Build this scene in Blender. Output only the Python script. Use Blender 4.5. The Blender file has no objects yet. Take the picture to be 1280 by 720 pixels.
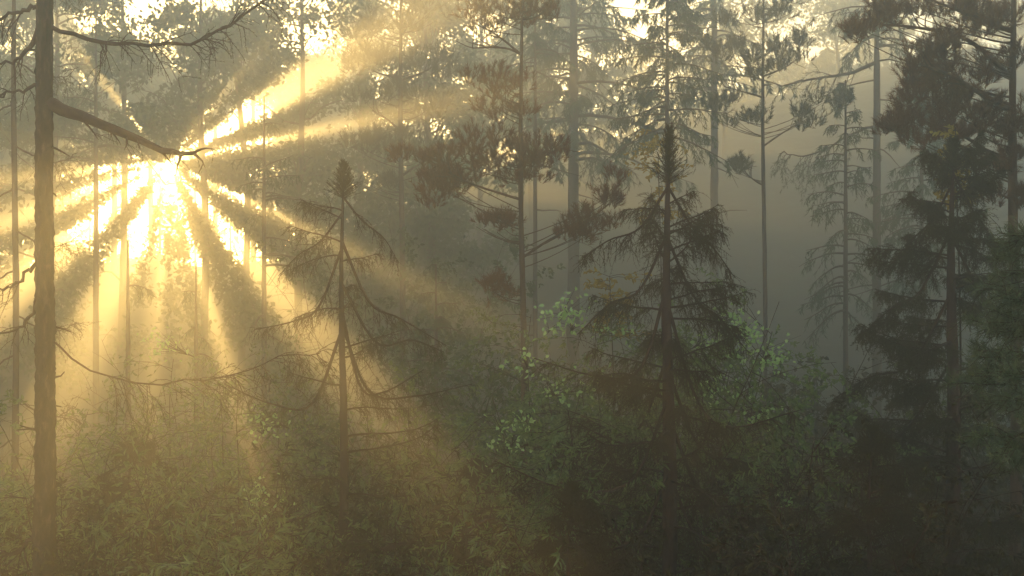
import bpy, math, random
import numpy as np
from mathutils import Vector

R = np.random.default_rng(7)
random.seed(7)
COL = bpy.context.scene.collection
F = 1372.0                     # focal length in photograph pixels (1280 wide)
CAM = np.array([0.0, 0.0, 3.0])


def P(px, py, Y):
    """point at depth Y that stands at that place of the picture"""
    return np.array([(px - 640) / F * Y, Y, CAM[2] + (360 - py) / F * Y])


def nrm(v):
    return v / np.maximum(np.linalg.norm(v, axis=-1, keepdims=True), 1e-9)


SUN = nrm(np.array([(210 - 640) / F, 1.0, (360 - 202) / F]))
SR = nrm(np.cross(SUN, [0, 0, 1.0]))
SU = np.cross(SR, SUN)

# gaps in the crowns towards the sun: (angle from, angle to, inner, outer) seen along the light
GAPS = [(27, 40, .14, 5.2), (11, 18, .2, 5.0), (51, 55, .5, 3.4),
        (-28, -22, .4, 4.2), (-56, -43, .10, 8.2),
        (-77, -70.5, .10, 7.6), (-86.5, -83.5, .2, 5.0), (-98, -93, .12, 4.6), (-121, -105, .12, 5.0),
        (-146, -132, .14, 5.2), (-162, -153, .12, 4.4), (-177, -169.5, .1, 3.6), (171, 174, .5, 3.0),
        (126, 131, .5, 3.4)]


def open_air(q, grow=0.0):
    w = q - CAM
    d = w @ SUN
    w = w - d[:, None] * SUN
    a, b = w @ SR, w @ SU
    r = np.hypot(a, b)
    ph = np.degrees(np.arctan2(b, a))
    ph = ph + 1.2 * np.sin(r * 2.3 + ph * .05) + R.normal(0, 1.8, len(r))
    o = r < np.where(b < .02, .27, .12) + grow
    g = np.degrees(grow / np.maximum(r, .05))
    thin = np.where((ph > -168) & (ph < -62), .24, np.where((ph > -62) & (ph < 45), .2, .14))
    o |= (R.uniform(0, 1, len(r)) < thin) & (r < 6)
    for p0, p1, r0, r1 in GAPS:
        o |= (ph > p0 - g) & (ph < p1 + g) & (r > r0 - grow) & (r < r1)
    return o


def ground_z(x, y):
    x = np.asarray(x, float); y = np.asarray(y, float)
    ridge = np.interp(x, [-60, -12, -3.6, 4, 20, 34, 70], [3.6, 4.3, 8.4, 10.4, 14.9, 17.0, 19.0])
    t = np.clip((y - 24) / 36.0, 0, 1)
    up = t * t * (3 - 2 * t)
    down = np.clip((y - 62) / 26.0, 0, 1)
    z = ridge * up * (1 - .55 * down)
    z = z + .22 * np.sin(x * .55 + 1.3) * np.cos(y * .43) + .1 * np.sin(x * 1.7 + y * 1.1) * np.sin(y * 1.9)
    return z


def gz(x, y):
    return float(ground_z(x, y))


# ------------------------------------------------------------------ mesh collecting
class MB:
    def __init__(s):
        s.v = []; s.q = []; s.t = []; s.qm = []; s.tm = []; s.n = 0

    def add(s, v, q=None, t=None, m=0):
        v = v.reshape(-1, 3)
        if q is not None and len(q):
            s.q.append(q + s.n); s.qm.append(np.full(len(q), m, np.int32))
        if t is not None and len(t):
            s.t.append(t + s.n); s.tm.append(np.full(len(t), m, np.int32))
        s.v.append(v); s.n += len(v)

    def build(s, name, mats, parent=None, loc=None, smooth=True):
        me = bpy.data.meshes.new(name)
        v = np.concatenate(s.v) if s.v else np.zeros((0, 3))
        if loc is None and parent is not None:
            loc0 = ORG.get(parent.name, np.zeros(3))
        else:
            loc0 = np.zeros(3) if loc is None else np.asarray(loc, float)
        v = v - loc0
        q = np.concatenate(s.q) if s.q else np.zeros((0, 4), int)
        t = np.concatenate(s.t) if s.t else np.zeros((0, 3), int)
        nq, nt = len(q), len(t)
        me.vertices.add(len(v)); me.vertices.foreach_set('co', v.astype(np.float32).ravel())
        me.loops.add(nq * 4 + nt * 3)
        me.loops.foreach_set('vertex_index', np.concatenate([q.ravel(), t.ravel()]).astype(np.int32))
        me.polygons.add(nq + nt)
        ls = np.concatenate([np.arange(nq) * 4, nq * 4 + np.arange(nt) * 3]).astype(np.int32)
        me.polygons.foreach_set('loop_start', ls)
        mi = np.concatenate(s.qm + s.tm) if (s.qm or s.tm) else np.zeros(0, np.int32)
        me.polygons.foreach_set('material_index', mi.astype(np.int32))
        me.polygons.foreach_set('use_smooth', np.full(nq + nt, smooth))
        for m in (mats if isinstance(mats, (list, tuple)) else [mats]):
            me.materials.append(m)
        me.update(calc_edges=True)
        o = bpy.data.objects.new(name, me)
        COL.objects.link(o)
        if parent is not None:
            o.parent = parent
            ORG[o.name] = loc0
        elif loc is not None:
            o.location = loc0
        return o


ORG = {}


def thing(name, label, cat, loc, group=None):
    o = bpy.data.objects.new(name, None)
    o.empty_display_size = .3
    COL.objects.link(o)
    o.location = loc
    ORG[o.name] = np.asarray(loc, float)
    o['label'] = label; o['category'] = cat
    if group: o['group'] = group
    return o


# ------------------------------------------------------------------ curves
def spline(pts, n):
    pts = np.asarray(pts, float)
    m = len(pts)
    e = np.vstack([2 * pts[0] - pts[1], pts, 2 * pts[-1] - pts[-2]])
    u = np.linspace(0, m - 1 - 1e-6, n)
    i = u.astype(int); f = (u - i)[:, None]
    a, b, c, d = e[i], e[i + 1], e[i + 2], e[i + 3]
    return .5 * ((2 * b) + (-a + c) * f + (2 * a - 5 * b + 4 * c - d) * f ** 2 + (-a + 3 * b - 3 * c + d) * f ** 3)


def curves(start, d, length, K=5, grav=0.0, wob=0.1, lift=0.0):
    """N curves of K points: start (N,3), direction (N,3), length (N,)"""
    N = len(start)
    d = nrm(d)
    out = np.zeros((N, K, 3)); out[:, 0] = start
    st = (np.asarray(length).reshape(-1) / (K - 1))[:, None]
    for k in range(1, K):
        g = grav if np.ndim(grav) == 0 else np.asarray(grav)
        dz = np.zeros((N, 3)); dz[:, 2] = -g + lift * (k / K) ** 2 * 2
        d = nrm(d + dz / (K - 1) * 2 + R.normal(0, wob, (N, 3)))
        out[:, k] = out[:, k - 1] + d * st
    return out


def at_t(C, idx, t):
    K = C.shape[1]
    u = np.clip(t, 0, .9999) * (K - 1)
    i = u.astype(int); f = (u - i)[:, None]
    p = C[idx, i] * (1 - f) + C[idx, i + 1] * f
    return p, nrm(C[idx, i + 1] - C[idx, i])


def tubes(mb, C, r0, r1, sides=3, m=0, rough=0.0):
    N, K, _ = C.shape
    if N == 0: return
    T = np.empty_like(C)
    T[:, 1:-1] = C[:, 2:] - C[:, :-2]; T[:, 0] = C[:, 1] - C[:, 0]; T[:, -1] = C[:, -1] - C[:, -2]
    T = nrm(T)
    avg = nrm(C[:, -1] - C[:, 0])
    ref = np.where(np.abs(avg[:, 2:3]) < .8, np.array([[0, 0, 1.0]]), np.array([[1.0, .1, 0]]))
    n1 = nrm(np.cross(T, ref[:, None, :])); n2 = np.cross(T, n1)
    r0 = np.broadcast_to(np.asarray(r0, float), (N,)); r1 = np.broadcast_to(np.asarray(r1, float), (N,))
    tt = np.linspace(0, 1, K)
    rr = r0[:, None] * (1 - tt) + r1[:, None] * tt
    a = np.arange(sides) / sides * 2 * np.pi
    rad = rr[:, :, None] * np.ones(sides)
    if rough: rad = rad * (1 + R.normal(0, rough, rad.shape))
    V = C[:, :, None] + rad[..., None] * (np.cos(a)[:, None] * n1[:, :, None] + np.sin(a)[:, None] * n2[:, :, None])
    base = (np.arange(N) * K * sides)[:, None, None]
    k = np.arange(K - 1)[None, :, None]; s = np.arange(sides)[None, None, :]; s2 = (s + 1) % sides
    q = np.stack([base + k * sides + s, base + k * sides + s2, base + (k + 1) * sides + s2, base + (k + 1) * sides + s], -1)
    mb.add(V, q=q.reshape(-1, 4), m=m)


def trunk(mb, pts, radii, sides=9, m=0, n=40, bump=.05):
    C = spline(pts, n)
    rr = np.interp(np.linspace(0, 1, n), np.linspace(0, 1, len(radii)), radii)
    a = np.arange(sides) / sides * 2 * np.pi
    T = nrm(np.gradient(C, axis=0))
    ref = np.array([1.0, .1, 0]) if abs(T[:, 2].mean()) > .6 else np.array([0, 0, 1.0])
    n1 = nrm(np.cross(T, ref)); n2 = np.cross(T, n1)
    rad = rr[:, None] * (1 + R.normal(0, bump, (n, sides)))
    V = C[:, None] + rad[..., None] * (np.cos(a)[:, None] * n1[:, None] + np.sin(a)[:, None] * n2[:, None])
    k = np.arange(n - 1)[:, None]; s = np.arange(sides)[None]; s2 = (s + 1) % sides
    q = np.stack([k * sides + s, k * sides + s2, (k + 1) * sides + s2, (k + 1) * sides + s], -1).reshape(-1, 4)
    mb.add(V, q=q, m=m)
    return C


def rperp(d):
    return nrm(np.cross(d, R.normal(0, 1, d.shape)))


def blades(mb, base, d, L, W, m=0, side=None):
    """one thin tapering blade (needle) for every base point"""
    N = len(base)
    if N == 0: return
    s = rperp(d) if side is None else side
    L = np.broadcast_to(L, (N,))[:, None]; W = np.broadcast_to(W, (N,))[:, None]
    V = np.stack([base - s * W * .5, base + s * W * .5, base + d * L], 1)
    t = np.arange(N * 3).reshape(-1, 3)
    mb.add(V, t=t, m=m)


def leaves(mb, base, d, L, W, m=0, up=0.5, curl=.25, keep=None):
    """ovate leaf folded along its midrib, six points"""
    if keep is not None: base, d = base[keep], d[keep]
    N = len(base)
    if N == 0: return
    d = nrm(d)
    nn = nrm(R.normal(0, 1, (N, 3)) + np.array([0, 0, up * 2]))
    s = nrm(np.cross(d, nn)); nn = np.cross(s, d)
    L = (np.broadcast_to(L, (N,)) * R.uniform(.6, 1.2, N))[:, None]; W = (np.broadcast_to(W, (N,)) * R.uniform(.7, 1.15, N))[:, None]
    f = .18
    tip = base + d * L - nn * L * curl
    V = np.stack([base,
                  base + d * L * .33 + s * W * .5 + nn * W * f, base + d * L * .7 + s * W * .38 + nn * (W * f - L * curl * .5),
                  tip,
                  base + d * L * .7 - s * W * .38 + nn * (W * f - L * curl * .5), base + d * L * .33 - s * W * .5 + nn * W * f], 1)
    b = (np.arange(N) * 6)[:, None]
    q = np.concatenate([b + np.array([0, 1, 2, 3]), b + np.array([0, 3, 4, 5])])
    mb.add(V, q=q, m=m)


def rhombs(mb, base, d, L, W, m=0):
    N = len(base)
    if N == 0: return
    d = nrm(d); s = rperp(d)
    L = (np.broadcast_to(L, (N,)) * R.uniform(.6, 1.3, N))[:, None]; W = (np.broadcast_to(W, (N,)) * R.uniform(.6, 1.3, N))[:, None]
    V = np.stack([base, base + d * L * .45 + s * W * .5, base + d * L, base + d * L * .45 - s * W * .5], 1)
    mb.add(V, q=np.arange(N * 4).reshape(-1, 4), m=m)


def needles_on(mb, C, n, L, W, ang=.9, m=0, t0=.05, t1=1.0, up=0.0):
    N = len(C)
    if N == 0: return
    idx = np.repeat(np.arange(N), n)
    t = R.uniform(t0, t1, N * n)
    p, T = at_t(C, idx, t)
    d = nrm(T * math.cos(ang) + rperp(T) * math.sin(ang) + np.array([0, 0, up]) + R.normal(0, .12, p.shape))
    blades(mb, p, d, L * R.uniform(.7, 1.2, len(p)), W, m=m)


# ------------------------------------------------------------------ materials
def nodes(name):
    m = bpy.data.materials.new(name); m.use_nodes = True
    nt = m.node_tree; nt.nodes.clear()
    return m, nt


def ramp(nt, fac, cols):
    r = nt.nodes.new('ShaderNodeValToRGB')
    while len(r.color_ramp.elements) > 1: r.color_ramp.elements.remove(r.color_ramp.elements[-1])
    r.color_ramp.elements[0].position = cols[0][0]; r.color_ramp.elements[0].color = (*cols[0][1], 1)
    for p, c in cols[1:]:
        e = r.color_ramp.elements.new(p); e.color = (*c, 1)
    nt.links.new(fac, r.inputs[0])
    return r.outputs[0]


def leaf_mat(name, c0, c1, c2, trans=.35, scale=3.0, gloss=.0):
    m, nt = nodes(name)
    geo = nt.nodes.new('ShaderNodeNewGeometry')
    no = nt.nodes.new('ShaderNodeTexNoise'); no.inputs['Scale'].default_value = scale; no.inputs['Detail'].default_value = 3
    nt.links.new(geo.outputs['Position'], no.inputs['Vector'])
    mx = nt.nodes.new('ShaderNodeMath'); mx.operation = 'MULTIPLY_ADD'
    nt.links.new(geo.outputs['Random Per Island'], mx.inputs[0]); mx.inputs[1].default_value = .5
    nt.links.new(no.outputs['Fac'], mx.inputs[2])
    col = ramp(nt, mx.outputs[0], [(.3, c0), (.7, c1), (1.0, c2)])
    d = nt.nodes.new('ShaderNodeBsdfDiffuse'); t = nt.nodes.new('ShaderNodeBsdfTranslucent')
    nt.links.new(col, d.inputs['Color']); nt.links.new(col, t.inputs['Color'])
    mix = nt.nodes.new('ShaderNodeMixShader'); mix.inputs[0].default_value = trans
    nt.links.new(d.outputs[0], mix.inputs[1]); nt.links.new(t.outputs[0], mix.inputs[2])
    last = mix.outputs[0]
    if gloss:
        g = nt.nodes.new('ShaderNodeBsdfGlossy'); g.inputs['Roughness'].default_value = .45
        g.inputs['Color'].default_value = (.8, .85, .8, 1)
        m2 = nt.nodes.new('ShaderNodeMixShader'); m2.inputs[0].default_value = gloss
        nt.links.new(last, m2.inputs[1]); nt.links.new(g.outputs[0], m2.inputs[2]); last = m2.outputs[0]
    o = nt.nodes.new('ShaderNodeOutputMaterial'); nt.links.new(last, o.inputs['Surface'])
    return m


def bark_mat(name, c0, c1, c2, scale=9.0, stretch=.18):
    m, nt = nodes(name)
    geo = nt.nodes.new('ShaderNodeNewGeometry')
    mp = nt.nodes.new('ShaderNodeMapping'); mp.inputs['Scale'].default_value = (1, 1, stretch)
    nt.links.new(geo.outputs['Position'], mp.inputs['Vector'])
    no = nt.nodes.new('ShaderNodeTexNoise'); no.inputs['Scale'].default_value = scale; no.inputs['Detail'].default_value = 8
    no.inputs['Roughness'].default_value = .65
    nt.links.new(mp.outputs[0], no.inputs['Vector'])
    col = ramp(nt, no.outputs['Fac'], [(.3, c0), (.55, c1), (.75, c2)])
    b = nt.nodes.new('ShaderNodeBsdfPrincipled'); b.inputs['Roughness'].default_value = .9
    b.inputs['Specular IOR Level'].default_value = .15
    nt.links.new(col, b.inputs['Base Color'])
    bp = nt.nodes.new('ShaderNodeBump'); bp.inputs['Strength'].default_value = .8; bp.inputs['Distance'].default_value = .03
    nt.links.new(no.outputs['Fac'], bp.inputs['Height']); nt.links.new(bp.outputs[0], b.inputs['Normal'])
    o = nt.nodes.new('ShaderNodeOutputMaterial'); nt.links.new(b.outputs[0], o.inputs['Surface'])
    return m


BARK = bark_mat('dark_bark', (.035, .012, .010), (.07, .028, .022), (.12, .06, .045))
TWIG = bark_mat('twig_bark', (.035, .012, .008), (.065, .025, .016), (.10, .045, .028), scale=20)
BARKL = bark_mat('scaly_bark', (.012, .006, .005), (.05, .024, .018), (.15, .085, .06), scale=26, stretch=.3)
BARKP = bark_mat('pine_bark', (.05, .022, .016), (.10, .045, .03), (.15, .08, .05))
NEEDLE = leaf_mat('spruce_needles', (.04, .022, .010), (.065, .042, .016), (.10, .075, .028), .3)
PINE = leaf_mat('pine_needles', (.09, .028, .014), (.13, .042, .018), (.17, .062, .026), .3, 5)
LEAF = leaf_mat('shrub_leaves', (.065, .09, .024), (.115, .155, .038), (.19, .25, .07), .4, 2.2, .05)
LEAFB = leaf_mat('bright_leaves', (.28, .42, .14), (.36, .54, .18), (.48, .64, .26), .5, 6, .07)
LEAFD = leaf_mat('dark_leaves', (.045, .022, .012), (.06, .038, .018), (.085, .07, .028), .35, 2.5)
CANOPY = leaf_mat('canopy_leaves', (.04, .055, .02), (.06, .085, .028), (.09, .11, .035), .35, 1.2)
FARN = leaf_mat('far_needles', (.03, .05, .025), (.045, .07, .032), (.07, .095, .04), .3, 1.0)
YELL = leaf_mat('yellow_leaves', (.2, .14, .02), (.3, .2, .03), (.42, .3, .06), .5, 6)
RNEED = leaf_mat('light_needles', (.05, .055, .022), (.085, .095, .035), (.15, .16, .06), .3, 5, .06)


# ------------------------------------------------------------------ sprays
def bough(mbw, mbn, axis, nsec=30, lsec=.28, nneed=26, nl=.016, nw=.0022, drop=.9, tert=3, r=.010, ltert=.09, nnt=12, t0=.12, spread=.8, tr=.0016, keepfn=None, axis_needles=0, shape=0.75):
    """woody axis with side twigs, hanging twiglets and needles"""
    C = axis[None]
    tubes(mbw, C, r, r * .25, 5)
    t = np.sort(R.uniform(t0, .98, nsec))
    p, T = at_t(C, np.zeros(nsec, int), t)
    side = nrm(np.cross(T, [0, 0, 1.0])) * np.where(np.arange(nsec) % 2, 1, -1)[:, None]
    d = T * .85 + side * spread * R.uniform(.3, 1.4, (nsec, 1)) + np.array([0, 0, -.2 * drop]) + R.normal(0, .3, (nsec, 3))
    L = lsec * (1 - shape * t) * R.uniform(.4, 1.5, nsec)
    S = curves(p, d, L, 6, drop * .55, .2)
    if keepfn is not None:
        S = S[~keepfn(S[:, 2])]
        if len(S) == 0: return
    tubes(mbw, S, tr * 1.6, tr * .6, 3)
    if nneed: needles_on(mbn, S, nneed, nl, nw)
    if tert:
        idx = np.repeat(np.arange(len(S)), tert)
        q, T2 = at_t(S, idx, R.uniform(.15, .95, len(idx)))
        d2 = T2 * .7 + rperp(T2) * .8 + np.array([0, 0, -.35 * drop])
        S2 = curves(q, d2, ltert * R.uniform(.4, 1.7, len(idx)), 5, drop * .5, .2)
        tubes(mbw, S2, tr, tr * .5, 3)
        if nnt: needles_on(mbn, S2, nnt, nl, nw)
    if axis_needles: needles_on(mbn, C, axis_needles, nl * 1.1, nw, t0=.3)


def pine_tuft(mbn, mbw, c, rad, n, L=.07, W=.004, nn=46, sl=.16, keepfn=None, upz=1.0, m=0):
    """a pad of upright needle shoots round c (rad = half sizes)"""
    u = R.normal(0, 1, (n, 3)); u = nrm(u) * R.uniform(.2, 1, (n, 1)) ** .5
    base = c + u * rad
    # clumpiness
    d = nrm(np.array([0, 0, upz]) + u * .8 + R.normal(0, .35, (n, 3)))
    if keepfn is not None:
        k = ~keepfn(base); base, d = base[k], d[k]
    S = curves(base, d, R.uniform(.5, 1.3, len(base)) * sl, 4, -.15, .06)
    tubes(mbw, S, .0035, .0015, 3)
    needles_on(mbn, S, nn, L, W, .6, m=m)
    return base


def hero_spruce(name, label, group, px, Y, top_py, base_r, limbs, nrand, rand_rng, lenf, nl=.019, nw=.0028, matn=None, dens=1.0, tuft=True, tuftn=0):
    matn = matn or NEEDLE
    top = P(px, top_py, Y); gx = top[0] - .03
    b = np.array([gx, Y, gz(gx, Y) - .1])
    t = thing(name, label, 'conifer', b, group)
    mb = MB()
    mid = (b + top) / 2 + np.array([.03, .02, 0])
    C = trunk(mb, [b, b * .6 + top * .4 + [.02, 0, 0], b * .25 + top * .75 + [-.015, 0, 0], top], [base_r, base_r * .8, base_r * .45, .006], 8, n=60, bump=.07)
    mb.build('trunk', BARK, t)
    H = top[2] - b[2]

    def tp(z):
        f = np.clip((z - b[2]) / H, 0, 1) * 59
        i = int(min(f, 58)); return C[i] * (1 - (f - i)) + C[i + 1] * (f - i)
    jobs = []
    for L in limbs:
        pts = [P(x, y, Y + dy) for x, y, dy in L]
        pts[0] = tp(pts[0][2])
        jobs.append(spline(pts, 14))
    z0, z1 = rand_rng
    for i in range(nrand):
        f = (i + R.uniform(0, 1)) / nrand
        z = z0 + (z1 - z0) * f
        az = R.uniform(0, 2 * np.pi)
        ln = lenf(f) * R.uniform(.75, 1.15)
        d0 = np.array([math.cos(az), math.sin(az), .15 if f < .8 else .45])
        A = curves(tp(z)[None], d0[None], [ln], 12, R.uniform(.04, .22), .07, .22)[0]
        jobs.append(A)
    for A in jobs:
        ln = np.linalg.norm(np.diff(A, axis=0), axis=1).sum()
        w, n = MB(), MB()
        bough(w, n, A, nsec=int((20 + ln * 40) * dens), lsec=min(.30, .11 + ln * .19), nneed=int(30 * dens), nl=nl, nw=nw, tert=3, r=.005 + .007 * min(ln, 1.4), axis_needles=int(60 * ln), nnt=int(17 * dens))
        ob = w.build('branch', TWIG, t)
        n.build('needles', matn, ob)
    if tuft:
        n, w = MB(), MB()
        a = np.linspace(H - tuft, H - .02, 60) + b[2]
        base = np.array([tp(z) for z in a for _ in range(4)])
        f = np.repeat(np.linspace(0, 1, 60), 4)
        az = R.uniform(0, 2 * np.pi, len(base))
        d = np.stack([np.cos(az), np.sin(az), .45 + f * 1.6], 1)
        S = curves(base, d, (.17 - .11 * f) * R.uniform(.6, 1.25, len(base)), 4, -.05, .12)
        tubes(w, S, .002, .001, 3)
        needles_on(n, S, 26, nl * 1.25, nw, .6)
        ob = w.build('leader_shoots', TWIG, t)
        n.build('needles', matn, ob)
    return t


# ================================================================== THE SETTING
def build_ground():
    xs = np.linspace(-62, 62, 210); ys = np.linspace(-14, 92, 190)
    X, Yg = np.meshgrid(xs, ys)
    Z = ground_z(X, Yg) + R.normal(0, .02, X.shape)
    V = np.stack([X, Yg, Z], -1)
    i = np.arange(189)[:, None] * 210 + np.arange(209)[None]
    q = np.stack([i, i + 1, i + 211, i + 210], -1).reshape(-1, 4)
    mb = MB(); mb.add(V, q=q)
    m, nt = nodes('forest_floor')
    geo = nt.nodes.new('ShaderNodeNewGeometry')
    no = nt.nodes.new('ShaderNodeTexNoise'); no.inputs['Scale'].default_value = 1.4; no.inputs['Detail'].default_value = 10
    nt.links.new(geo.outputs['Position'], no.inputs['Vector'])
    col = ramp(nt, no.outputs['Fac'], [(.3, (.03, .014, .01)), (.5, (.045, .026, .016)), (.7, (.045, .045, .02))])
    b = nt.nodes.new('ShaderNodeBsdfPrincipled'); b.inputs['Roughness'].default_value = 1; b.inputs['Specular IOR Level'].default_value = .1
    nt.links.new(col, b.inputs['Base Color'])
    bp = nt.nodes.new('ShaderNodeBump'); bp.inputs['Distance'].default_value = .1; nt.links.new(no.outputs['Fac'], bp.inputs['Height'])
    nt.links.new(bp.outputs[0], b.inputs['Normal'])
    o = nt.nodes.new('ShaderNodeOutputMaterial'); nt.links.new(b.outputs[0], o.inputs['Surface'])
    ob = mb.build('ground', m)
    ob['kind'] = 'structure'


build_ground()

# ================================================================== NEAR TREES
# the young spruce in front of the middle
T1 = hero_spruce('spruce_tree', 'young drooping spruce with a bristly top in the right middle foreground, leafy shrub behind it', None,
    837, 8.0, 162, .068,
    [[(836, 262, 0), (800, 285, -.1), (762, 300, -.2), (728, 322, -.3)],
     [(838, 262, 0), (866, 285, 0), (893, 312, .05), (917, 345, .1)],
     [(836, 345, 0), (800, 362, -.15), (762, 380, -.2), (722, 418, -.3)],
     [(838, 348, 0), (868, 372, .1), (900, 398, .1), (935, 440, .2)],
     [(836, 425, 0), (800, 462, -.1), (745, 470, -.2), (668, 448, -.4)],
     [(838, 440, 0), (868, 492, -.1), (910, 534, -.2), (1002, 512, -.3)],
     [(836, 512, 0), (800, 534, .2), (762, 536, .3), (728, 520, .4)],
     [(836, 560, 0), (790, 600, -.3), (710, 612, -.5), (618, 576, -.6)],
     [(838, 585, 0), (880, 625, 0), (935, 648, -.1), (1005, 638, -.2)],
     [(838, 530, 0), (875, 560, .3), (920, 575, .4), (970, 590, .5)],
     [(836, 640, 0), (800, 668, -.3), (740, 690, -.5), (670, 680, -.6)],
     [(838, 650, 0), (880, 690, -.2), (930, 705, -.3), (985, 700, -.5)]],
    46, (0.5, 3.4), lambda f: 1.3 - 1.02 * f, tuft=.56, dens=.8)

# the spruce washed over by the beam
hero_spruce('spruce_tree', 'young spruce left of the thin bare pine, its side branches washed by the golden sunbeam', None,
    430, 9.0, 205, .044,
    [[(428, 262, 0), (452, 275, 0), (480, 298, .1), (498, 328, .1)],
     [(426, 290, 0), (400, 302, 0), (374, 318, -.1), (348, 345, -.1)],
     [(428, 340, 0), (462, 378, 0), (500, 398, 0), (558, 432, -.1)],
     [(426, 352, 0), (398, 384, 0), (365, 402, 0), (318, 412, 0)],
     [(428, 405, 0), (470, 428, -.1), (515, 425, -.2), (555, 440, -.2)],
     [(428, 440, 0), (450, 482, 0), (480, 490, 0), (530, 462, -.1)],
     [(428, 462, 0), (462, 490, .1), (520, 495, .1), (590, 480, .1)],
     [(426, 470, 0), (390, 505, 0), (340, 505, 0), (280, 480, 0)],
     ],
    18, (0.6, 3.6), lambda f: .95 - .65 * f, dens=.55, tuft=.4)

# dark spruce right
hero_spruce('spruce_tree', 'dark bushy spruce below the hanging pine boughs at right', None,
    1192, 9.4, 178, .075,
    [[(1190, 250, 0), (1165, 275, 0), (1140, 300, 0), (1128, 330, 0)],
     [(1192, 230, 0), (1215, 262, 0), (1232, 285, 0), (1250, 320, 0)],
     [(1190, 330, 0), (1150, 365, 0), (1115, 385, 0), (1075, 420, 0)],
     [(1192, 340, 0), (1230, 372, 0), (1262, 392, 0), (1290, 430, 0)],
     [(1190, 420, 0), (1140, 455, 0), (1090, 470, 0), (1040, 500, 0)],
     [(1190, 500, 0), (1130, 540, 0), (1070, 560, 0), (1010, 560, 0)]],
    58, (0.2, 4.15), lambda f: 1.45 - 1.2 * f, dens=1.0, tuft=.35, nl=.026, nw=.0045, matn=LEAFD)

for lab, px, Y, tp_, w_ in [('small low spruce at bottom centre where the wide beam ends', 600, 9.6, 575, .95), ('small low spruce between the big left trunk and the narrow beam', 165, 9.8, 545, 1.0),
                            ('small low spruce in the bottom right shade', 1090, 7.4, 540, .85), ('small low spruce left of the centre spruce stem', 715, 7.0, 610, .7)]:
    hero_spruce('spruce_tree', lab, 'small low spruces', px, Y, tp_, .03, [], 34, (.3, P(0, tp_, Y)[2] - .1), lambda f, w_=w_: w_ * (1.05 - .9 * f), dens=.9, tuft=.25)

# the right-edge conifer with light needles
tr = thing('fir_tree', 'fir cut by the right edge with pale green needles catching the light', 'conifer', (2.5, 5.3, gz(2.7, 5.3)))
mb = MB()
xb = 2.58
trunk(mb, [[xb, 5.3, -.1], [xb + .03, 5.3, 1.6], [xb, 5.3, 3.35]], [.05, .04, .008], 8)
mb.build('trunk', BARK, tr)
for i in range(38):
    z = 2.2 + 1.1 * i / 38 + R.uniform(-.04, .04)
    az = R.uniform(math.pi * .55, math.pi * 1.45) if i % 3 else R.uniform(-1, 1)
    ln = (.14 + .34 * min(1, (3.4 - z) / .9)) * R.uniform(.7, 1.1)
    A = curves(np.array([[xb, 5.3, z]]), np.array([[math.cos(az), math.sin(az), .25]]), [ln], 10, .3, .05, .35)[0]
    w, n = MB(), MB()
    bough(w, n, A, nsec=16, lsec=.2, nneed=30, nl=.05, nw=.0036, drop=.2, tert=1, nnt=14, r=.006, axis_needles=40)
    ob = w.build('branch', TWIG, tr); n.build('needles', RNEED, ob)

# the big trunk left with its limbs
Yl = 8.0
xl = P(55, 0, Yl)[0]
tl = thing('spruce_tree', 'tall straight trunk near the left edge with long bare limbs reaching right', 'tree', (xl, Yl, gz(xl, Yl)))
mb = MB()
trunk(mb, [[xl - .01, Yl, -.15], [xl + .01, Yl, 2], [xl, Yl, 4], [xl + .01, Yl, 6.5], [xl, Yl, 8.5]], [.095, .070, .062, .05, .02], 18, n=260, bump=.07)
for _ in range(16):
    z_ = R.uniform(.8, 6); a_ = R.uniform(0, 6.28)
    tubes(mb, curves(np.array([[xl, Yl, z_]]), np.array([[math.cos(a_), math.sin(a_), R.uniform(-.3, .3)]]), [R.uniform(.12, .3)], 5, .1, .2), .012, .004, 5)
mb.build('trunk', BARKL, tl)


def limb_part(parent, pts, r0, r1, nsub=14, lsub=.45, drop=.7, needle=14, nl=.02, nw=.003, mat=NEEDLE, tert=3, tm=BARK, up=-.2, K=16, lt=.14, name='limb'):
    A = spline([P(*p) for p in pts], K)
    kk = R.normal(0, .011, A.shape); kk[0] = 0; A = A + kk * (.4 if r0 > .03 else 1)
    w, n = MB(), MB()
    tubes(w, A[None], r0, r1, 7, rough=.04)
    if nsub:
        t = R.uniform(.25, .99, nsub)
        p, T = at_t(A[None], np.zeros(nsub, int), t)
        d = T * .6 + rperp(T) * .6 + np.array([0, 0, up])
        S = curves(p, d, lsub * (1.1 - .6 * t) * R.uniform(.5, 1.2, nsub), 6, drop, .12)
        tubes(w, S, r0 * .22 + .001, .0012, 4)
        if tert:
            idx = np.repeat(np.arange(nsub), tert)
            q, T2 = at_t(S, idx, R.uniform(.2, .95, len(idx)))
            S2 = curves(q, T2 * .6 + rperp(T2) * .8, lt * R.uniform(.5, 1.4, len(idx)), 4, drop * .6, .12)
            tubes(w, S2, .0022, .001, 3)
            if needle: needles_on(n, S2, needle, nl, nw, .7)
        if needle: needles_on(n, S, needle, nl, nw, .7)
    ob = w.build(name, tm, parent)
    if n.n: n.build('needles', mat, ob)
    return ob


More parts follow.
